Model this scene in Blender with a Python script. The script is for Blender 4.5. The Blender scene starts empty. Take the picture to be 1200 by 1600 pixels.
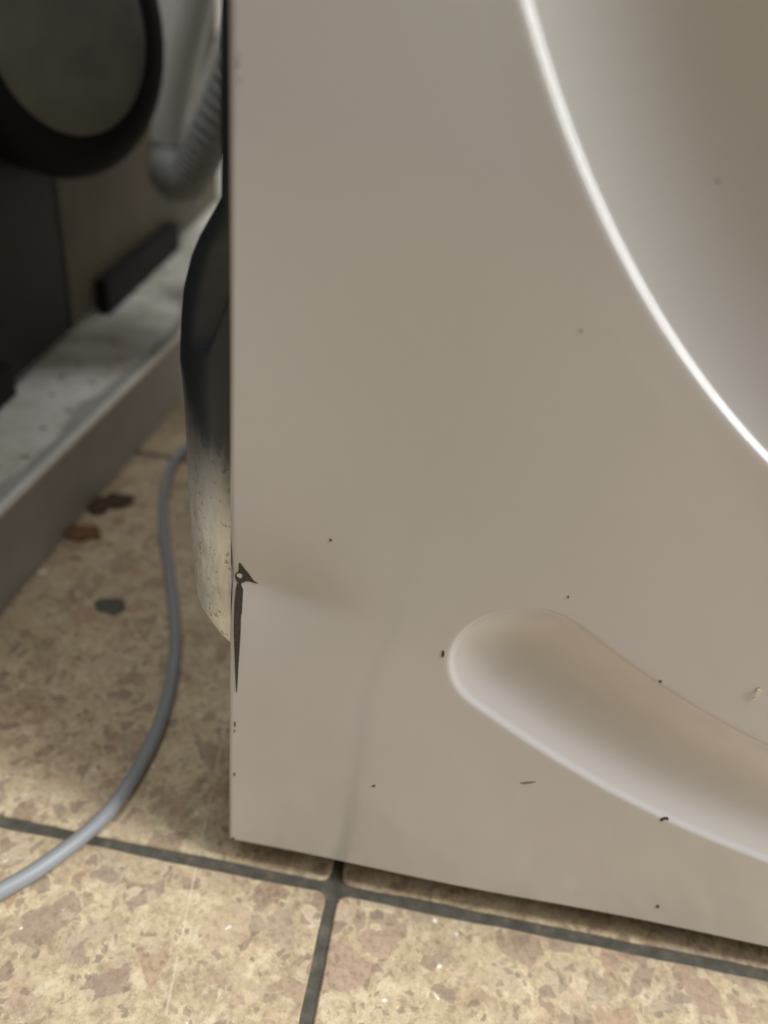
import bpy, bmesh, math, random
import numpy as np
from mathutils import Vector, Matrix
random.seed(4); rng = np.random.default_rng(7)
S = bpy.context.scene; COL = S.collection

# ---------------------------------------------------------------- camera
H = 0.31; F = 1155.0                                   # camera height (m), focal length in pixels of the 1200x1600 frame
RX = Vector((0.98431269, 0.13630671, 0.11202233))      # camera right
RD = Vector((0.16718879, -0.5177855, -0.83901495))     # camera down
RF = Vector((-0.05635983, 0.84458194, -0.53245179))    # camera forward
cd = bpy.data.cameras.new('camera'); cam = bpy.data.objects.new('camera', cd); COL.objects.link(cam)
cam.matrix_world = Matrix(((RX.x, -RD.x, -RF.x, 0), (RX.y, -RD.y, -RF.y, 0), (RX.z, -RD.z, -RF.z, H), (0, 0, 0, 1)))
cd.sensor_fit = 'VERTICAL'; cd.lens = 5.7; cd.sensor_height = 5.7*1600/F; cd.sensor_width = cd.sensor_height
cd.clip_start = 0.01
cd.dof.use_dof = True; cd.dof.focus_distance = 0.25; cd.dof.aperture_fstop = 1.1
S.camera = cam

# ---------------------------------------------------------------- light
w = bpy.data.worlds.new('world'); S.world = w; w.use_nodes = True
w.node_tree.nodes['Background'].inputs[0].default_value = (1, .99, .97, 1)
w.node_tree.nodes['Background'].inputs[1].default_value = 0.035
def area(name, loc, target, sx, sy, power, col=(1, .95, .87)):
    l = bpy.data.lights.new(name, 'AREA'); l.shape = 'RECTANGLE'; l.size = sx; l.size_y = sy; l.energy = power; l.color = col
    o = bpy.data.objects.new(name, l); COL.objects.link(o); o.location = loc
    o.rotation_euler = (Vector(target)-Vector(loc)).to_track_quat('-Z', 'Y').to_euler(); return o
area('ceiling_lamp_light', (1.45, -0.05, 2.34), (1.45, -0.05, 0), 1.5, .5, 92, (.98, .985, 1))
area('added_rim_light', (2.22, -.35, 1.35), (0, -.25, 1.0), .22, 1.3, 22, (.98, .985, 1))  # added light from an unseen source, makes the recess rim highlights
area('ceiling_lamp_light', (-.27, .30, 2.34), (-.27, .30, 0), .5, .5, 12, (.98, .985, 1))
S.view_settings.view_transform = 'Standard'; S.view_settings.look = 'None'
S.view_settings.gamma = 1; S.view_settings.use_curve_mapping = False
S.view_settings.exposure = -0.08

# ---------------------------------------------------------------- helpers
def at(px, py, ax, val):
    """point where the sight line of a photo pixel meets the plane axis=val (0 x, 1 y, 2 z)"""
    r = RX*(px-600)+RD*(py-800)+RF*F
    c = Vector((0, 0, H)); return c+r*((val-c[ax])/r[ax])
def lin(c): return tuple(((v/255)/12.92 if v/255 <= .04045 else ((v/255+.055)/1.055)**2.4) for v in c)+(1,)
class NT:
    def __init__(s, name):
        s.m = bpy.data.materials.new(name); s.m.use_nodes = True; s.t = s.m.node_tree; s.b = s.t.nodes['Principled BSDF']
    def n(s, typ, **k):
        o = s.t.nodes.new(typ)
        for a, v in k.items():
            if a.startswith('i_'): o.inputs[a[2:].replace('_', ' ')].default_value = v
            else: setattr(o, a, v)
        return o
    def l(s, a, b): s.t.links.new(a, b)
    def set(s, **k):
        for a, v in k.items(): s.b.inputs[a.replace('_', ' ')].default_value = v
    def ramp(s, src, stops, interp='LINEAR'):
        r = s.n('ShaderNodeValToRGB'); r.color_ramp.interpolation = interp; e = r.color_ramp.elements
        while len(e) < len(stops): e.new(.5)
        for q, (p, c) in zip(e, stops): q.position = p; q.color = c
        s.l(src, r.inputs[0]); return r.outputs[0]
    def mix(s, fac, a, b, mode='MIX'):
        m = s.n('ShaderNodeMix', data_type='RGBA', blend_type=mode)
        for i, v in ((0, fac), (6, a), (7, b)):
            if hasattr(v, 'links'): s.l(v, m.inputs[i])
            else: m.inputs[i].default_value = v
        return m.outputs[2]
    def math(s, op, a, b=0.0, c=0.0):
        m = s.n('ShaderNodeMath', operation=op)
        for i, v in enumerate((a, b, c)):
            if hasattr(v, 'links'): s.l(v, m.inputs[i])
            else: m.inputs[i].default_value = v
        return m.outputs[0]
    def bump(s, h, strength, dist):
        b = s.n('ShaderNodeBump'); b.inputs['Strength'].default_value = strength; b.inputs['Distance'].default_value = dist
        s.l(h, b.inputs['Height']); s.l(b.outputs[0], s.b.inputs['Normal'])
def simple(name, col, rough=.5, metal=0., noise=.12, scale=40, **kw):
    q = NT(name); c = lin(col)
    nz = q.n('ShaderNodeTexNoise', i_Scale=scale, i_Detail=4); tc = q.n('ShaderNodeNewGeometry'); q.l(tc.outputs['Position'], nz.inputs['Vector'])
    d = tuple(v*(1-noise) for v in c[:3])+(1,); b = tuple(min(1, v*(1+noise)) for v in c[:3])+(1,)
    q.l(q.ramp(nz.outputs[0], [(.35, d), (.65, b)]), q.b.inputs['Base Color'])
    q.set(Roughness=rough, Metallic=metal, **kw); return q.m

def obj(name, me, mat=None, parent=None, smooth=False):
    if isinstance(me, bmesh.types.BMesh):
        bm = me; me = bpy.data.meshes.new(name); bmesh.ops.recalc_face_normals(bm, faces=bm.faces[:]); bm.to_mesh(me); bm.free()
    o = bpy.data.objects.new(name, me); COL.objects.link(o)
    if mat: me.materials.clear(); me.materials.append(mat)
    if parent: o.parent = parent
    if smooth:
        for p in me.polygons: p.use_smooth = True
    return o
def tag(o, label=None, cat=None, group=None, kind=None):
    for k, v in (('label', label), ('category', cat), ('group', group), ('kind', kind)):
        if v: o[k] = v
    return o
def empty(name, loc=(0, 0, 0)):
    o = bpy.data.objects.new(name, None); COL.objects.link(o); o.location = loc; o.empty_display_size = .05; return o
def under(o, root):            # keep world position of geometry authored in world coordinates
    o.parent = root; o.matrix_parent_inverse = Matrix.Translation(-root.location); return o
def pydata(name, v, f):
    me = bpy.data.meshes.new(name); me.from_pydata([tuple(p) for p in v], [], f); me.update(); return me
def box_bm(x0, x1, y0, y1, z0, z1, bev=0):
    bm = bmesh.new(); bmesh.ops.create_cube(bm, size=1)
    for v in bm.verts: v.co = ((x0+x1)/2+v.co.x*(x1-x0), (y0+y1)/2+v.co.y*(y1-y0), (z0+z1)/2+v.co.z*(z1-z0))
    if bev: bmesh.ops.bevel(bm, geom=bm.edges[:], offset=bev, segments=3, affect='EDGES')
    return bm
def grid_mesh(name, V, nu, nv, closed_v=False):
    me = bpy.data.meshes.new(name); V = np.asarray(V, dtype=np.float32).reshape(-1, 3)
    a = np.arange(nu*nv).reshape(nu, nv)
    if closed_v: a = np.c_[a, a[:, :1]]
    q = np.stack([a[:-1, :-1], a[1:, :-1], a[1:, 1:], a[:-1, 1:]], -1).reshape(-1, 4)
    me.vertices.add(len(V)); me.vertices.foreach_set('co', V.ravel())
    me.loops.add(q.size); me.loops.foreach_set('vertex_index', q.ravel().astype(np.int32))
    me.polygons.add(len(q)); me.polygons.foreach_set('loop_start', np.arange(0, q.size, 4, dtype=np.int32))
    me.update(calc_edges=True); me.polygons.foreach_set('use_smooth', np.ones(len(q), dtype=bool)); return me
def catmull(P, n):
    P = [Vector(p) for p in P]; P = [2*P[0]-P[1]]+P+[2*P[-1]-P[-2]]; out = []
    for i in range(1, len(P)-2):
        for k in range(n):
            t = k/n; a, b, c, d = P[i-1:i+3]
            out.append(.5*((2*b)+(c-a)*t+(2*a-5*b+4*c-d)*t*t+(3*b-a-3*c+d)*t**3))
    out.append(P[-2]); return out
def tube_mesh(name, pts, r, seg=16):
    """swept tube with end caps; r number or function of index fraction"""
    n = len(pts); V = []; up = Vector((0.1, .2, 1)).normalized()
    nrm = None
    for i, p in enumerate(pts):
        t = (pts[min(i+1, n-1)]-pts[max(i-1, 0)]).normalized()
        if nrm is None: nrm = t.cross(up).normalized()
        nrm = (nrm-t*nrm.dot(t)).normalized(); bn = t.cross(nrm)
        rr = r(i/(n-1)) if callable(r) else r
        for k in range(seg):
            a = 2*math.pi*k/seg; V.append(p+nrm*rr*math.cos(a)+bn*rr*math.sin(a))
    f = [(i*seg+k, i*seg+(k+1) % seg, (i+1)*seg+(k+1) % seg, (i+1)*seg+k) for i in range(n-1) for k in range(seg)]
    f.append(tuple(range(seg))[::-1]); f.append(tuple((n-1)*seg+k for k in range(seg)))
    return pydata(name, V, f)
def lathe_mesh(name, prof, seg=64):
    """profile (radius, height) revolved about local z"""
    bm = bmesh.new(); rings = []
    for r, h in prof:
        rings.append([bm.verts.new((max(r, 1e-5)*math.cos(2*math.pi*k/seg), max(r, 1e-5)*math.sin(2*math.pi*k/seg), h)) for k in range(seg)])
    for a, b in zip(rings, rings[1:]):
        for k in range(seg): bm.faces.new((a[k], a[(k+1) % seg], b[(k+1) % seg], b[k]))
    bmesh.ops.remove_doubles(bm, verts=bm.verts[:], dist=1e-4)
    me = bpy.data.meshes.new(name); bmesh.ops.recalc_face_normals(bm, faces=bm.faces[:]); bm.to_mesh(me); bm.free(); return me

# ---------------------------------------------------------------- materials
def tile_mat():
    q = NT('breccia_tile')
    g = q.n('ShaderNodeNewGeometry'); oi = q.n('ShaderNodeObjectInfo')
    off = q.n('ShaderNodeVectorMath', operation='MULTIPLY_ADD'); off.inputs[1].default_value = (3.7, 5.1, 0)
    q.l(oi.outputs['Location'], off.inputs[0]); q.l(g.outputs['Position'], off.inputs[2]); P = off.outputs[0]
    wn = q.n('ShaderNodeTexNoise', i_Scale=75., i_Detail=4.); q.l(P, wn.inputs['Vector'])
    ws = q.n('ShaderNodeVectorMath', operation='MULTIPLY_ADD'); ws.inputs[1].default_value = (.012, .012, .012)
    q.l(wn.outputs['Color'], ws.inputs[0]); q.l(P, ws.inputs[2]); W = ws.outputs[0]
    n1 = q.n('ShaderNodeTexNoise', i_Scale=40., i_Detail=6., i_Roughness=.65); q.l(P, n1.inputs['Vector'])
    base = q.ramp(n1.outputs[0], [(.28, lin((150, 131, 108))), (.45, lin((186, 166, 136))), (.6, lin((204, 187, 154))), (.75, lin((182, 160, 132)))])
    n1b = q.n('ShaderNodeTexNoise', i_Scale=260., i_Detail=5., i_Roughness=.7); q.l(W, n1b.inputs['Vector'])
    fm = q.ramp(n1b.outputs[0], [(.44, (0, 0, 0, 1)), (.60, (1, 1, 1, 1))])
    base = q.mix(q.math('MULTIPLY', fm, .55), base, lin((158, 140, 112)))
    n1c = q.n('ShaderNodeTexNoise', i_Scale=120., i_Detail=6., i_Roughness=.75); q.l(P, n1c.inputs['Vector'])
    fc = q.ramp(n1c.outputs[0], [(.50, (0, 0, 0, 1)), (.62, (1, 1, 1, 1))])
    base = q.mix(q.math('MULTIPLY', fc, .5), base, lin((222, 208, 178)))
    def chips(col_in, scale, thr, edge, stops, fac):
        v = q.n('ShaderNodeTexVoronoi', i_Scale=scale); q.l(W, v.inputs['Vector'])
        e = q.n('ShaderNodeTexVoronoi', feature='DISTANCE_TO_EDGE', i_Scale=scale); q.l(W, e.inputs['Vector'])
        sc = q.n('ShaderNodeSeparateColor'); q.l(v.outputs['Color'], sc.inputs[0])
        a = q.math('GREATER_THAN', sc.outputs[0], thr); mr = q.n('ShaderNodeMapRange'); mr.inputs[1].default_value = edge; mr.inputs[2].default_value = edge+.03
        q.l(e.outputs['Distance'], mr.inputs[0])
        m = q.math('MULTIPLY', q.math('MULTIPLY', a, mr.outputs[0]), fac)
        return q.mix(m, col_in, q.ramp(sc.outputs[1], stops))
    base = chips(base, 55., .50, .10, [(0, lin((148, 128, 110))), (.35, lin((176, 148, 120))), (.6, lin((190, 172, 146))), (.85, lin((146, 128, 112))), (1, lin((170, 144, 124)))], .75)
    base = chips(base, 130., .62, .10, [(0, lin((140, 124, 108))), (.3, lin((216, 200, 168))), (.6, lin((160, 136, 114))), (1, lin((134, 118, 104)))], .7)
    base = chips(base, 300., .86, .12, [(0, lin((104, 94, 78))), (.5, lin((150, 128, 106))), (1, lin((112, 100, 86)))], .55)
    base = chips(base, 420., .994, .2, [(0, lin((240, 236, 226))), (1, lin((235, 232, 222)))], .9)
    n1d = q.n('ShaderNodeTexNoise', i_Scale=330., i_Detail=5., i_Roughness=.8); q.l(g.outputs['Position'], n1d.inputs['Vector'])
    gr = q.ramp(n1d.outputs[0], [(.35, (.72, .71, .68, 1)), (.5, (1, 1, 1, 1)), (.68, (1.18, 1.17, 1.12, 1))])
    base = q.mix(1.0, base, gr, 'MULTIPLY')
    #pale worn scratch
    sp = q.n('ShaderNodeSeparateXYZ'); q.l(g.outputs['Position'], sp.inputs[0])
    for (a, b) in ((at(305, 1362, 2, 0), at(256, 1600, 2, 0)),):
        d = (b-a).normalized(); nx, ny = -d.y, d.x; c = -(nx*a.x+ny*a.y)
        dist = q.math('ABSOLUTE', q.math('ADD', q.math('MULTIPLY_ADD', sp.outputs[0], nx, c), q.math('MULTIPLY', sp.outputs[1], ny)))
        nn = q.n('ShaderNodeTexNoise', i_Scale=90., i_Detail=2.); q.l(P, nn.inputs['Vector'])
        m = q.math('MULTIPLY', q.math('LESS_THAN', dist, .0005), q.math('MULTIPLY', q.math('GREATER_THAN', nn.outputs[0], .47), .4))
        base = q.mix(m, base, lin((226, 214, 192)))
    q.l(base, q.b.inputs['Base Color']); q.set(Roughness=.42); q.bump(n1b.outputs[0], .12, .0006)
    return q.m
def grout_mat():
    q = NT('dark_grout'); g = q.n('ShaderNodeNewGeometry')
    n = q.n('ShaderNodeTexNoise', i_Scale=160., i_Detail=6., i_Roughness=.7); q.l(g.outputs['Position'], n.inputs['Vector'])
    q.l(q.ramp(n.outputs[0], [(.3, lin((62, 59, 50))), (.55, lin((84, 81, 71))), (.75, lin((118, 108, 92)))]), q.b.inputs['Base Color'])
    q.set(Roughness=.85); q.bump(n.outputs[0], .5, .001); return q.m
def enamel_mat():
    q = NT('white_enamel'); g = q.n('ShaderNodeNewGeometry')
    n = q.n('ShaderNodeTexNoise', i_Scale=7., i_Detail=2.); q.l(g.outputs['Position'], n.inputs['Vector'])
    q.l(q.ramp(n.outputs[0], [(.3, lin((196, 197, 192))), (.7, lin((202, 199, 199)))]), q.b.inputs['Base Color'])
    f = q.n('ShaderNodeTexNoise', i_Scale=1400., i_Detail=2.); q.l(g.outputs['Position'], f.inputs['Vector'])
    q.set(Roughness=.26, Coat_Weight=1.0, Coat_Roughness=.12); q.bump(f.outputs[0], .04, .0002); return q.m
def zinc_mat():
    q = NT('galvanised_steel'); g = q.n('ShaderNodeNewGeometry'); sp = q.n('ShaderNodeSeparateXYZ'); q.l(g.outputs['Position'], sp.inputs[0])
    mp = q.n('ShaderNodeMapping'); mp.inputs['Scale'].default_value = (1, 1, .3); q.l(g.outputs['Position'], mp.inputs[0])
    n = q.n('ShaderNodeTexNoise', i_Scale=120., i_Detail=8., i_Roughness=.7); q.l(mp.outputs[0], n.inputs['Vector'])
    n2 = q.n('ShaderNodeTexNoise', i_Scale=300., i_Detail=6., i_Roughness=.7); q.l(g.outputs['Position'], n2.inputs['Vector'])
    zc = q.ramp(n.outputs[0], [(.3, lin((176, 176, 168))), (.5, lin((232, 232, 226))), (.65, lin((250, 250, 245)))])
    zc = q.mix(q.math('MULTIPLY', q.math('GREATER_THAN', n2.outputs[0], .6), .5), zc, lin((96, 94, 86)))
    # dark reflection painted on the upper sheet, ending in a ragged border part-way down
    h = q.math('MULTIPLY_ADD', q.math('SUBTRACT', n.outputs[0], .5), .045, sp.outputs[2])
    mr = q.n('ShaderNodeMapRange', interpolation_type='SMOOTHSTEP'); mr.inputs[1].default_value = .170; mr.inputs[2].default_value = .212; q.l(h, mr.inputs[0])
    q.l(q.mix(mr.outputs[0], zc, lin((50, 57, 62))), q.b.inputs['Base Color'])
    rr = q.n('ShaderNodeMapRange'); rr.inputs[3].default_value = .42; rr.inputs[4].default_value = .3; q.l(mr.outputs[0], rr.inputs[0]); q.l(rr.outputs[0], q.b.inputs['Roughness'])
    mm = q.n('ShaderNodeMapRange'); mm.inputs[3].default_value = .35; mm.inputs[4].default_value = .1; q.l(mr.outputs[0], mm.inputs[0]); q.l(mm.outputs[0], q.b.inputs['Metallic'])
    q.bump(n2.outputs[0], .1, .0005); return q.m
def dusty_mat():
    q = NT('dusty_crust'); g = q.n('ShaderNodeNewGeometry')
    n = q.n('ShaderNodeTexNoise', i_Scale=28., i_Detail=5., i_Roughness=.6); q.l(g.outputs['Position'], n.inputs['Vector'])
    c = q.ramp(n.outputs[0], [(.3, lin((190, 182, 158))), (.5, lin((222, 219, 210))), (.68, lin((238, 236, 230)))])
    v = q.n('ShaderNodeTexVoronoi', i_Scale=45.); q.l(g.outputs['Position'], v.inputs['Vector'])
    c = q.mix(q.math('MULTIPLY', q.math('LESS_THAN', v.outputs['Distance'], .14), .6), c, lin((96, 86, 74)))
    q.l(c, q.b.inputs['Base Color']); q.set(Roughness=.7); q.bump(n.outputs[0], .3, .002); return q.m
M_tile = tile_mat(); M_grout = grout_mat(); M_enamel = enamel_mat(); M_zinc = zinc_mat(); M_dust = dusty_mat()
M_chip = simple('bare_dark_primer', (58, 58, 50), .6, noise=.3, scale=900)
M_chipe = simple('dark_speck', (84, 76, 66), .7)
M_pale = simple('pale_fleck', (226, 216, 190), .6)
M_silver = simple('silver_spot', (205, 205, 200), .3, metal=.3)
M_body = simple('dark_body_sheet', (44, 48, 50), .35)
M_under = simple('underside_dark', (40, 38, 35), .7)
M_cable = simple('grey_cable_sheath', (140, 143, 145), .45, noise=.04)
M_frame = simple('grey_frame_paint', (182, 180, 173), .45, noise=.06)
M_black = simple('black_rubber', (11, 11, 10), .75)
M_dkgrey = simple('dark_grey_plastic', (128, 128, 120), .55)
M_olive = simple('olive_brown_sheet', (98, 90, 72), .6, noise=.2, scale=12)
M_hose = simple('grey_hose', (222, 224, 220), .5, noise=.03)
M_hosed = simple('darker_grey_hose', (148, 151, 147), .5, noise=.03)
M_wall = simple('grey_wall_paint', (150, 149, 147), .8, noise=.03, scale=8)
M_ceil = simple('ceiling_paint', (175, 174, 171), .8, noise=.02)
M_white = simple('white_plastic', (236, 232, 222), .4, noise=.02)
M_glass = simple('dark_door_glass', (30, 33, 36), .05)
M_crumb = simple('brown_crumb', (70, 52, 36), .8, noise=.3, scale=300)
M_leaf = simple('orange_brown_scrap', (112, 76, 36), .7, noise=.3, scale=200)
M_flake = simple('grey_flake', (84, 82, 74), .7, noise=.2, scale=200)

# ---------------------------------------------------------------- the room
PITCH = .336; GX = -.0123; GY = .1836; GAP = .0048
floor = tag(obj('floor', box_bm(-2.2, 2.4, -2.2, 1.8, -.05, -.0012), M_grout), kind='structure')
def tile_mesh():
    h = (PITCH-GAP)/2; pts = []; r = .0045
    for cx, cy, a0 in ((1, 1, 0), (-1, 1, 90), (-1, -1, 180), (1, -1, 270)):
        for k in range(4):
            a = math.radians(a0+k*30); pts.append((cx*(h-r)+r*math.cos(a), cy*(h-r)+r*math.sin(a)))
        nx, ny = ((-1, 1), (-1, -1), (1, -1), (1, 1))[(a0//90)]
        for k in range(1, 24):           # edge points with a slightly nibbled line
            t = k/24; j = random.uniform(-.0005, .00025)
            if a0 == 0: pts.append(((h-r)*(1-2*t), h+j))
            if a0 == 90: pts.append((-h-j, (h-r)*(1-2*t)))
            if a0 == 180: pts.append((-(h-r)*(1-2*t), -h-j))
            if a0 == 270: pts.append((h+j, -(h-r)*(1-2*t)))
    n = len(pts); V = [(x, y, -.006) for x, y in pts]+[(x, y, -.0007) for x, y in pts]+[(x*(1-.0007/h), y*(1-.0007/h), 0) for x, y in pts]
    f = [(l*n+i, l*n+(i+1) % n, (l+1)*n+(i+1) % n, (l+1)*n+i) for l in (0, 1) for i in range(n)]
    f.append(tuple(2*n+i for i in range(n))); return pydata('tile', V, f)
tm = tile_mesh(); tm.materials.append(M_tile)
for i in range(-6, 7):
    for j in range(-6, 4):
        t = bpy.data.objects.new('tile', tm); COL.objects.link(t)
        t.location = (GX+(i+.5)*PITCH, GY+(j+.5)*PITCH, 0); t.rotation_euler.z = math.pi*((i+j) % 2)
        if t.location.y-PITCH/2 > 1.3 or abs(t.location.x) > 2.1: bpy.data.objects.remove(t); continue
        t.parent = floor
def struct(name, b, m): return tag(obj(name, box_bm(*b), m), kind='structure')
struct('wall_back', (-2.2, 2.4, 1.30, 1.38, 0, 2.4), M_wall)
struct('wall_left', (-2.2, -2.1, -2.2, 1.30, 0, 2.4), M_wall)
struct('wall_right', (2.3, 2.4, -2.2, 1.30, 0, 2.4), M_wall)
struct('wall_front', (-2.1, 2.3, -2.2, -2.1, 0, 2.4), M_wall)
struct('ceiling', (-2.2, 2.4, -2.2, 1.38, 2.4, 2.45), M_ceil)

# ---------------------------------------------------------------- the washing machine
YP = .1852; ZB = .0156; X0 = -.0600; X1 = .550; ZT = .85
CX, CZ, CR = .2451, .4588, .2797            # round recess
GR, GHW = .3768, .0247; GA = math.atan2(.141-CZ, .0395-CX)   # curved groove below it
root = tag(empty('washing_machine', (.245, .44, 0)), 'white washing machine with round recess, curved groove and torn paint on its left edge', 'washing machine')
def table(dp, smax):
    s = np.linspace(-.006, smax, 4000); d = dp(s); I = np.concatenate([[0], np.cumsum((d[1:]+d[:-1])/2*np.diff(s))]); return s, I
sig = lambda x: 1/(1+np.exp(-np.clip(x, -40, 40)))
BIG_T0, BIG_L = .50, .030
def dp_big(s):
    return sig(s/.00045)*(BIG_T0*np.exp(-np.maximum(s, 0)/BIG_L)+.95*np.exp(-(np.maximum(s, 0)/.0013)**2))
def dp_gr(s):
    u = np.clip(s/GHW, 0, 1)
    return sig(s/.00045)*.52*(1-u)**.9
def dp_lip(s): return sig(s/.00045)*.8*np.exp(-(np.maximum(s, 0)/.0012)**2)
TB = table(dp_big, .28); TG = table(dp_gr, .03); TL = table(dp_lip, .03)
def rcorner(e, r):          # rounding depth at distance e from an outer edge
    t = np.clip(1-e/r, 0, 1); return r*(1-np.sqrt(np.maximum(1-t*t, 0)))
c0 = at(398, 921, 1, YP); c1 = at(560, 968, 1, YP)
def depth(x, z):
    """inward depth of the pressed front sheet"""
    s = CR-np.hypot(x-CX, z-CZ); d = np.interp(s, *TB, left=0)
    a = np.arctan2(z-CZ, x-CX); r = np.hypot(x-CX, z-CZ)
    am = -math.pi-GA
    lo, hi = GA, am; ac = np.clip(np.where(a > 0, np.where(x < CX, lo, hi), a), min(lo, hi), max(lo, hi))
    dist = np.hypot(x-(CX+GR*np.cos(ac)), z-(CZ+GR*np.sin(ac)))
    wl = np.clip((r-GR+GHW)/(2*GHW), 0, 1); wl = np.maximum(wl*wl*(3-2*wl), np.clip((.045-x)/.02, 0, 1)*np.clip((.150-z)/.02, 0, 1))
    d = d+np.interp(GHW-dist, *TG, left=0)+wl*np.interp(GHW-dist, *TL, left=0)
    # dent with a crease running from the torn edge
    dx, dz = c1.x-c0.x, c1.z-c0.z; L = math.hypot(dx, dz); ux, uz = dx/L, dz/L
    t = (x-c0.x)*ux+(z-c0.z)*uz; n = -(x-c0.x)*uz+(z-c0.z)*ux
    fall = np.exp(-np.maximum(t, 0)**2/(2*.020**2))
    d = d+.0036*fall*np.exp(-(np.sqrt(n*n+.004**2)-.004)/np.where(n > 0, .016, .022))
    # soft pressing waves of the thin sheet
    d = d+.0005*np.sin((x+.06)*42+.6)*np.sin(z*30+1.1)*np.clip(s/-.01, 0, 1)
    d = d+rcorner(x-X0, .0018)+rcorner(X1-x, .0032)+rcorner(z-ZB, .0022)+rcorner(ZT-z, .004)
    return d
def normals(x, z, h=2e-5):
    gx = (depth(x+h, z)-depth(x-h, z))/(2*h); gz = (depth(x, z+h)-depth(x, z-h))/(2*h)
    n = np.stack([gx, -np.ones_like(gx), gz], -1); return n/np.linalg.norm(n, axis=-1, keepdims=True)
edge = np.array([0, .00005, .0002, .0005, .0009, .0014, .002, .0026])
gx = np.concatenate([X0+edge, np.arange(X0+.0033, .25, .0007), np.arange(.252, X1-.004, .004), X1-edge[::-1]])
gz = np.concatenate([ZB+edge, np.arange(ZB+.0033, .345, .0007), np.arange(.348, ZT-.005, .004), ZT-edge[::-1]])
XX, ZZ = np.meshgrid(gx, gz, indexing='ij'); D = depth(XX, ZZ)
V = np.stack([XX, YP+D, ZZ], -1); me = grid_mesh('front_panel', V, len(gx), len(gz)); me.flip_normals() if False else None
N = normals(np.clip(XX, X0+4e-5, X1-4e-5), np.clip(ZZ, ZB+4e-5, ZT-4e-5)).reshape(-1, 3)
me.normals_split_custom_set_from_vertices([tuple(map(float, n)) for n in N])
fp = under(obj('front_panel', me, M_enamel), root)
# folded returns of the sheet behind its rim
bm = bmesh.new()
rim = [(X0, ZB+.002), (X0, ZT-.004), (X1, ZT-.004), (X1, ZB+.002)]
for (a, b), (yf) in (((0, 1), 0), ((2, 3), 0)):
    x = rim[a][0]; vs = [bm.verts.new(p) for p in ((x, YP+.0030, ZB), (x, YP+.0030, ZT), (x, YP+.014, ZT), (x, YP+.014, ZB))]; bm.faces.new(vs)
for z in (ZB, ZT):
    vs = [bm.verts.new(p) for p in ((X0, YP+.0022, z), (X1, YP+.0022, z), (X1, YP+.014, z), (X0, YP+.014, z))]; bm.faces.new(vs)
under(obj('panel_return', bm, M_enamel), root)

# --- left side sheet, bulged outward by the knock
prof_px = [(-300, 345), (0, 345), (180, 345), (300, 345.5), (318, 344), (328, 338), (345, 325), (370, 311), (400, 299), (450, 287), (500, 283), (560, 281),
           (620, 287), (700, 292), (780, 295.5), (850, 300), (900, 304.5), (930, 309), (950, 316), (970, 330), (990, 345), (1005, 362), (1030, 366), (1500, 366)]
YM = .222
zz = []; ee = []
for py, px in prof_px:
    # the outline stands further back where the bulge is larger
    ym = YP+.018+.024*min(1, max(0, (346-px)/45)) if px < 360 else YP+.02
    p = at(px, py, 1, ym); zz.append(p.z); ee.append((p.x, ym))
zz = np.array(zz)[::-1]; ex = np.array([e[0] for e in ee])[::-1]; ey = np.array([e[1] for e in ee])[::-1]
zs = np.linspace(.020, ZT-.004, 420); zs = np.concatenate([np.linspace(.020, .26, 300), np.linspace(.262, ZT-.004, 60)])
k = np.array([.25, .5, .25])
def sm(a):
    for _ in range(1): a = np.convolve(np.pad(a, 1, 'edge'), k, 'valid')
    return a
EX = sm(np.interp(zs, zz, ex)); EY = sm(np.interp(zs, zz, ey))
y_start = YP+.0045; xs0 = X0+.0012
ppy = [p[0] for p in prof_px]; ppx = [p[1] for p in prof_px]
def limit_x(px, y, z):
    # x of the point at depth y and height z whose sight line falls in photo column px
    k_ = (px-600)/F; a = RX.y*y+RX.z*(z-H)-k_*(RF.y*y+RF.z*(z-H)); return -a/(RX.x-k_*RF.x)
us = np.concatenate([np.linspace(0, 1, 50), np.linspace(1.03, 2, 50)])
rows = []
q0 = at(352, 330, 1, YP+.02); q1 = at(324, 497, 1, YP+.03)
for z, exx, eyy in zip(zs, EX, EY):
    row = []
    ua = np.linspace(.05, 1, 60)*math.pi/2; yk = y_start+(eyy-y_start)*(1-np.cos(ua)); fk = np.sin(ua)**.9
    best = -1
    for y_, f_ in zip(yk, fk):
        x_ = exx
        for _ in range(3):
            q = Vector((x_, y_, z-H)); d_ = q.dot(RF); py_ = 800+F*q.dot(RD)/d_
            x_ = limit_x(np.interp(py_, ppy, ppx), y_, z)
        best = max(best, xs0+(x_-xs0)/f_)
    exx = min(best, -.0585)
    for u in us:
        if u <= 1:
            a = u*math.pi/2; y = y_start+(eyy-y_start)*(1-math.cos(a)); f = math.sin(a)**.9
            x = xs0+(exx-xs0)*f
        else:
            t = (u-1); y = eyy+(.70-eyy)*t**1.5; s_ = 0.5+0.5*math.cos(math.pi*min(1, t**1.5*3.2)); x = (-.058)+(exx+.058)*s_
        # pinched fold under the top of the bulge
        if z < q0.z and z > q1.z-.01:
            tt = (q0.z-z)/(q0.z-q1.z); uc = .16+.14*tt
            wd = .13*(1-.55*tt); amp = .020*max(0, math.sin(math.pi*min(1, tt/1.05)))**.6
            if u < 1.2: x += amp*math.exp(-((u-uc)/wd)**2)
        row.append((x, y, z))
    rows.append(row)
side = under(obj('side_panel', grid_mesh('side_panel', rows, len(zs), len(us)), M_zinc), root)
side['label'] = 'bare galvanised side sheet knocked into a bulge with a dark reflection painted on top'
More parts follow.
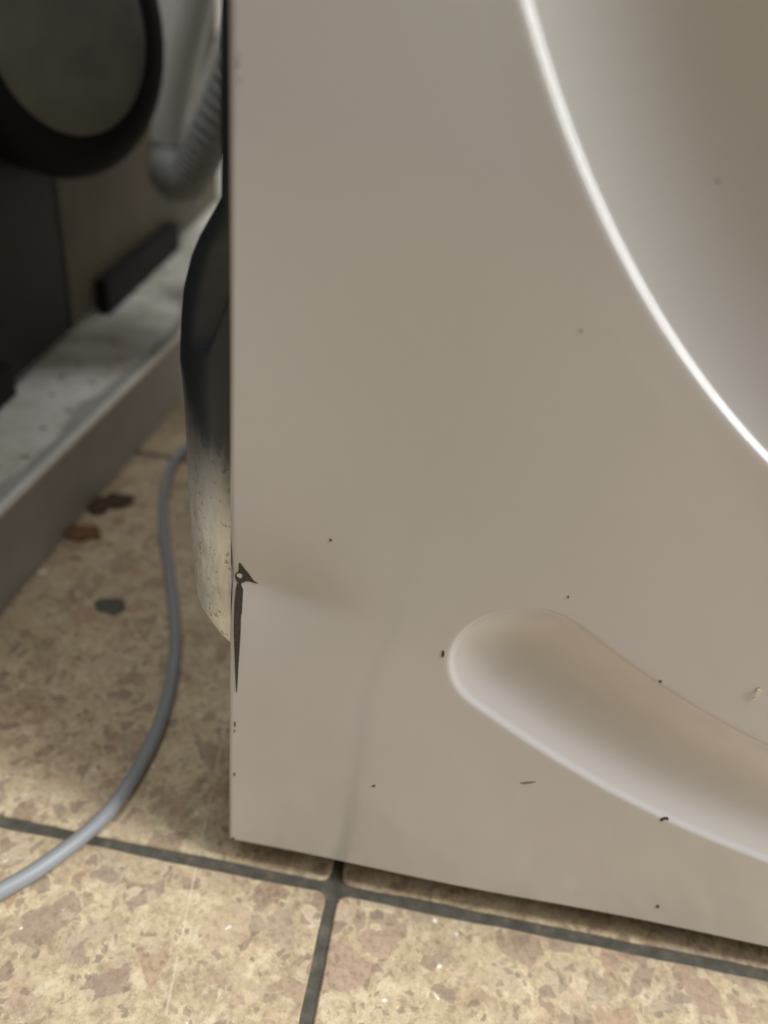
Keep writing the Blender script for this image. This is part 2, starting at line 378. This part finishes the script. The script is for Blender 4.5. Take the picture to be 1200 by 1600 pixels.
# --- rest of the cabinet
def quad(name, pts, m, t=.001):
    bm = bmesh.new(); vs = [bm.verts.new(p) for p in pts]; f = bm.faces.new(vs)
    r = bmesh.ops.extrude_face_region(bm, geom=[f]); n = f.normal.copy(); f.normal_update()
    for v in r['geom']:
        if isinstance(v, bmesh.types.BMVert): v.co += f.normal*t
    return under(obj(name, bm, m), root)
o = under(obj('side_panel', box_bm(X1-.003, X1-.001, YP+.012, .70, .02, ZT-.004), M_enamel), root)
under(obj('back_panel', box_bm(-.056, X1-.002, .699, .701, .02, ZT-.004), M_enamel), root)
under(obj('worktop', box_bm(X0-.001, X1+.001, YP+.004, .705, ZT-.0035, ZT+.022, .004), M_enamel), root)
under(obj('base_plate', box_bm(-.056, X1-.004, YP+.014, .698, .0215, .0235), M_under), root)
for fx in (-.015, X1-.045):
    for fy in (.26, .65):
        f_ = lathe_mesh('foot', [(0, 0), (.02, 0), (.021, .003), (.021, .010), (.012, .012), (.012, .0215), (0, .0215)], 24)
        o = obj('foot', f_, M_black); o.location = (fx, fy, 0); under(o, root)
# door in the middle of the recess (outside the frame)
dm = lathe_mesh('door_ring', [(.115, .004), (.125, .016), (.15, .022), (.175, .016), (.185, .002), (.185, -.01), (.115, -.01), (.115, .004)], 96)
yd = YP+float(depth(np.array([CX]), np.array([CZ]))[0])
dr = obj('door', dm, M_white, smooth=True); dr.location = (CX, yd-.011, CZ); dr.rotation_euler.x = math.pi/2; under(dr, root)
gl = obj('door_glass', lathe_mesh('door_glass', [(0, -.03), (.05, -.026), (.09, -.01), (.116, .004), (.117, .001), (.09, -.014), (.05, -.03), (0, -.034)], 64), M_glass, dr, True)

# --- torn paint, chips and specks: thin scales lying on the sheet
def scale_on_panel(name, pts, m, lift=.00012, label=None, grid=.0006):
    """polygon (photo pixels) laid on the sheet as a thin flake that follows its relief"""
    P = [at(x, y, 1, YP) for x, y in pts]
    bm = bmesh.new(); vs = [bm.verts.new((p.x, 0, p.z)) for p in P]
    f = bm.faces.new(vs); bmesh.ops.triangulate(bm, faces=[f])
    for _ in range(3):
        long = [e for e in bm.edges if e.calc_length() > grid*2]
        if long: bmesh.ops.subdivide_edges(bm, edges=long, cuts=1); bmesh.ops.triangulate(bm, faces=bm.faces[:])
    x = np.array([v.co.x for v in bm.verts]); z = np.array([v.co.z for v in bm.verts]); x = np.maximum(x, X0+.0001)
    d = depth(x, z); n = normals(x, z)
    top = []
    for i, v in enumerate(bm.verts): top.append(Vector((x[i]+n[i][0]*lift, YP+d[i]+n[i][1]*lift, z[i]+n[i][2]*lift)))
    for v, p in zip(bm.verts, top): v.co = p
    me = bpy.data.meshes.new(name); bm.to_mesh(me); bm.free()
    o = under(obj(name, me, m), root)
    md = o.modifiers.new('thickness', 'SOLIDIFY'); md.thickness = lift*.8; md.offset = 0
    if label: o['label'] = label
    return o
scale_on_panel('paint_tear', [(370, 886), (373, 889), (378, 897), (384, 905), (389, 913), (392, 917), (399, 921), (394, 920.5), (386, 918), (379, 917.5), (376, 919.5), (372, 921), (366, 919),
                              (363, 914), (362, 909), (364, 905), (368, 902), (369.5, 899), (368.5, 892)], M_chip, label='dark pointed tear in the white paint')
scale_on_panel('paint_tear', [(366, 920.5), (371.5, 921), (374, 927), (375.5, 929), (375, 945), (375.3, 962), (374.5, 966), (372, 957), (371.5, 955), (372.5, 964), (374, 974), (374.3, 988), (372.8, 990),
                              (373, 1012), (372, 1040), (371, 1065), (370, 1083), (368.8, 1080), (367.5, 1052), (365.5, 1020), (363.5, 990), (363, 950), (364, 930)], M_chip, label='long thin dark sliver of missing paint')
scale_on_panel('silver_spot', [(365, 906), (368, 904.5), (371.5, 905), (374, 908), (373.5, 911), (371, 912.5), (368.5, 911), (366, 909.5)], M_silver, .0003, label='small silvery spot in the tear')
def blob(px, py, w, h, rot=0, jag=.25, n=9):
    out = []
    for i in range(n):
        a = 2*math.pi*i/n; r = 1+random.uniform(-jag, jag); x = w/2*r*math.cos(a); y = h/2*r*math.sin(a)
        c, s = math.cos(math.radians(rot)), math.sin(math.radians(rot)); out.append((px+x*c-y*s, py+x*s+y*c))
    return out
for a in [(516, 845.5, 5, 4, 0), (887.5, 932.5, 4, 4, 30), (1031.5, 1064.5, 4.5, 4.5, 0), (692, 1023, 5, 11, 5), (584, 1228, 6, 4, -20), (908, 516, 3.5, 3.5, 0), (1138, 293, 7, 3, 10),
          (1028, 1418, 5, 5, 0), (373, 101, 7, 3, 50), (375, 87, 4, 3, 40), (377, 125, 6, 1.6, 50), (366, 676, 0.1, .1, 0)][:-1]:
    scale_on_panel('paint_speck', blob(*a), M_chipe)
for a in [(367, 1132, 2.4, 9), (366.5, 1142, 2, 5), (366, 1210, 2.6, 7), (364, 1311, 4, 4)]:
    scale_on_panel('paint_speck', blob(*a), M_chipe, .00008)
scale_on_panel('paint_speck', [(1031, 1281), (1033, 1278), (1038, 1277.5), (1044, 1279), (1045, 1282), (1041, 1281), (1037, 1280), (1034, 1283)], M_chip)
scale_on_panel('scratch', [(812, 1224), (822, 1222), (834, 1221.5), (838, 1222.5), (828, 1225), (818, 1226)], simple('brown_scuff', (140, 122, 108), .6), .00006)
scale_on_panel('paint_fleck', [(1179, 1078), (1182, 1074), (1187, 1074), (1189, 1077), (1186, 1082), (1182, 1084), (1179, 1082)], M_pale, .0006, label='raised pale fleck')
scale_on_panel('paint_fleck', [(1176, 1089), (1178, 1088), (1178, 1091), (1176, 1091)], M_pale, .0003)

# ---------------------------------------------------------------- grey cable on the floor
pts = [(-90, 1445), (-60, 1425), (0, 1393), (60, 1358), (130, 1306), (175, 1262), (215, 1203), (248, 1135), (268, 1060), (274, 990), (266, 905), (256, 830), (257, 765), (272, 722), (296, 697), (330, 682), (380, 670)]
P = [at(x, y, 2, .0036) for x, y in pts]
cable = obj('power_cable', tube_mesh('power_cable', catmull(P, 8), .0035, 20), M_cable, smooth=True)
tag(cable, 'grey round power cable curving over the floor tiles', 'cable')

# ---------------------------------------------------------------- scraps on the floor
def lump(name, px, py, sx, sy, sz, m, label, cat, rot=0):
    bm = bmesh.new(); bmesh.ops.create_icosphere(bm, subdivisions=2, radius=1)
    for v in bm.verts:
        k_ = 1+random.uniform(-.28, .22); v.co = Vector((v.co.x*sx*k_, v.co.y*sy*k_, max(0, (v.co.z*.5+.5))*sz*k_))
    o = obj(name, bm, m); p = at(px, py, 2, 0); o.location = (p.x, p.y, 0.0001); o.rotation_euler.z = rot; return tag(o, label, cat)
lump('scrap', 182, 784, .011, .010, .003, M_crumb, 'dark brown crumb on the floor beside the grey base frame', 'debris')
lump('scrap', 156, 793, .007, .012, .003, M_crumb, 'smaller dark brown crumb touching the base frame', 'debris', .3)
lump('scrap', 128, 836, .012, .010, .004, M_leaf, 'orange-brown scrap on the floor against the base frame', 'debris', .2)
lump('scrap', 172, 948, .0095, .0075, .0016, M_flake, 'flat dark grey flake lying alone on the tile', 'debris', .2)
lump('scrap', 66, 896, .0035, .0025, .0012, M_pale, 'tiny pale crumb on the floor next to the base frame', 'debris')

# ---------------------------------------------------------------- the neighbouring appliance with its side open
nb = tag(empty('opened_appliance', (-.34, .5, 0)), 'opened grey appliance with a dusty base frame and a round black drum', 'appliance')
def fx(y, off=0): return -.2388-.0389*(y-.308)-off
def extrude_line(name, prof, ys, m, jit=None, smooth=False):
    V = []
    for iy, y in enumerate(ys):
        for ip, (u, z) in enumerate(prof):
            du = jit(iy, ip) if jit else 0; V.append((fx(y, u+du), y, z))
    n = len(prof); f = [(i*n+k_, i*n+(k_+1) % n, (i+1)*n+(k_+1) % n, (i+1)*n+k_) for i in range(len(ys)-1) for k_ in range(n)]
    f.append(tuple(range(n))); f.append(tuple((len(ys)-1)*n+k_ for k_ in range(n))[::-1])
    bm = bmesh.new(); vs = [bm.verts.new(v) for v in V]
    for q in f: bm.faces.new([vs[i] for i in q])
    return under(obj(name, bm, m, smooth=smooth), nb)
ys = np.linspace(.05, 1.25, 60)
prof = [(0, 0), (0, .0570), (.0008, .0592), (.0025, .0606), (.005, .0605), (.018, .0585), (.16, .0585), (.16, 0)]
extrude_line('base_frame', prof, ys, M_frame)
extrude_line('frame_lip', [(-.0006, .0575), (-.0004, .0596), (.0012, .0614), (.0038, .0618), (.005, .0606), (.0026, .0600), (.0008, .0590), (.0002, .0575)], ys, simple('frame_edge_highlight', (226, 222, 216), .35, noise=.05))['label'] = 'fold along the frame with its corner highlight painted pale'  # corner highlight painted as a pale strip
ed = np.convolve(rng.normal(0, 1, 66), np.ones(5)/5, 'valid')[:60]*.014
yw = np.linspace(0, 1, 60)
extrude_line('dust_crust', [(.027, .0586), (.028, .0600), (.06, .0610), (.14, .0625), (.158, .0588)], ys, M_dust, jit=lambda iy, ip: ed[iy]-.004*math.sin(iy*.3) if ip < 2 else 0)
# inner wall behind the tray: near part coloured dark for shade, olive sheet beyond
def ix(y): return -.317-.1236*(y-.456)
def wallseg(name, y0, y1, z0, z1, t, m, off=0, wob=0):
    bm = bmesh.new(); n = 16; V = []
    for i in range(n+1):
        y = y0+(y1-y0)*i/n; zb = z0+(random.uniform(-wob, wob) if wob else 0)
        V.append([bm.verts.new(p) for p in ((ix(y)+off, y, zb), (ix(y)+off, y, z1), (ix(y)+off-t, y, z1), (ix(y)+off-t, y, zb))])
    for a, b in zip(V, V[1:]):
        for k_ in range(4): bm.faces.new((a[k_], a[(k_+1) % 4], b[(k_+1) % 4], b[k_]))
    bm.faces.new(V[0]); bm.faces.new(V[-1][::-1]); return under(obj(name, bm, m), nb)
wallseg('shaded_inner_wall', .10, .60, .068, .80, .02, simple('shaded_brown_sheet', (36, 32, 26), .6))  # near stretch of the inner wall, shade put into its dark colour
wallseg('inner_sheet', .59, 1.2, .068, .225, .01, M_olive, .0)
wallseg('rubber_strip', .66, .93, .060, .094, .012, M_black, .012, .004)
wallseg('mounting_bracket', .36, .47, .0600, .086, .01, M_black, .006, .003)
# round drum end
def drum():
    c = at(92, 44, 0, -.285)
    face = Vector((.72, -.66, .06)).normalized()
    R_ = .076
    cap = lathe_mesh('drum_face', [(0, .020), (.034, .0195), (.045, .0185), (.0505, .0165), (.051, .012)], 96)
    ring = lathe_mesh('drum', [(.0500, .0165), (.056, .0160), (.063, .0125), (.069, .006), (.074, -.004), (R_, -.018), (R_, -.07), (.02, -.07)], 96)
    o = obj('drum', ring, M_black, smooth=True); o.location = c; o.rotation_euler = face.to_track_quat('Z', 'Y').to_euler(); o.scale = (1, 1.2, 1); under(o, nb)
    obj('drum_face', cap, M_dkgrey, o, True)
drum()

# ---------------------------------------------------------------- hoses between the machines
yh = .74
L = [at(x, y, 1, yh) for x, y in [(322, -90), (306, 0), (292, 60), (279, 120), (268, 175), (262, 220), (261, 245)]]
Rr = [at(x, y, 1, yh-.015) for x, y in [(264, 268), (276, 284), (294, 278), (308, 255), (322, 228), (345, 178), (368, 120), (395, 40), (420, -60)]]
hose = tag(empty('drain_hose', at(270, 290, 1, yh)), 'light grey drain hose bent into a U behind the machines', 'hose')
under(obj('hose_smooth_end', tube_mesh('hose_smooth_end', catmull(L, 8), lambda t: .0155 if t < .97 else .0152, 24), M_hose, smooth=True), hose)
cp = catmull([L[-2], L[-1]]+Rr, 20)
under(obj('hose_corrugated', tube_mesh('hose_corrugated', cp, lambda t: .0158+.0034*min(1, t*4)+.0009*math.sin(t*(len(cp)-1)*2*math.pi/6.5)*(1 if t > .3 else 0.2), 24), M_hosed, smooth=True), hose)['label'] = 'darker ribbed arm of the hose'
B = [at(x, y, 1, yh+.04) for x, y in [(400, -60), (362, 40), (342, 95), (328, 135), (314, 170), (302, 205), (292, 240)]]
tag(obj('inlet_pipe', tube_mesh('inlet_pipe', catmull(B, 6), .0085, 20), M_hose, smooth=True), 'thin light grey inlet pipe between the arms of the bent hose', 'pipe')
# white conduit on the back wall, seen as a bright sliver beside the machine
a = at(339, 312, 1, 1.27); b = at(346, 0, 1, 1.27)
tag(obj('wall_conduit', box_bm(a.x, a.x+.03, 1.27, 1.30, a.z, 1.6, .003), M_white), 'white vertical conduit on the back wall, a bright sliver beside the machine edge', 'conduit')

# ---------------------------------------------------------------- ceiling lamps
for (x, y, sx, sy, lab) in ((1.45, -.05, 1.5, .5, 'large rectangular ceiling lamp'), (-.27, .30, .5, .5, 'small square ceiling lamp')):
    lp = tag(empty('ceiling_lamp', (x, y, 2.4)), lab, 'lamp')
    for (bx0, bx1, by0, by1) in ((x-sx/2-.03, x-sx/2, y-sy/2-.03, y+sy/2+.03), (x+sx/2, x+sx/2+.03, y-sy/2-.03, y+sy/2+.03), (x-sx/2, x+sx/2, y-sy/2-.03, y-sy/2), (x-sx/2, x+sx/2, y+sy/2, y+sy/2+.03)):
        under(obj('lamp_frame', box_bm(bx0, bx1, by0, by1, 2.33, 2.4), M_white), lp)

wl = tag(empty('added_rim_lamp', (2.3, -.35, 1.35)), 'tall narrow lamp added on the right wall for the rim highlights', 'lamp')  # fixture added around the light for the rim highlights
for (a0, a1, b0, b1) in ((-.5, -.47, .67, 2.03), (-.23, -.20, .67, 2.03), (-.47, -.23, .67, .70), (-.47, -.23, 2.0, 2.03)):
    under(obj('lamp_frame', box_bm(2.21, 2.3, a0, a1, b0, b1), M_white), wl)
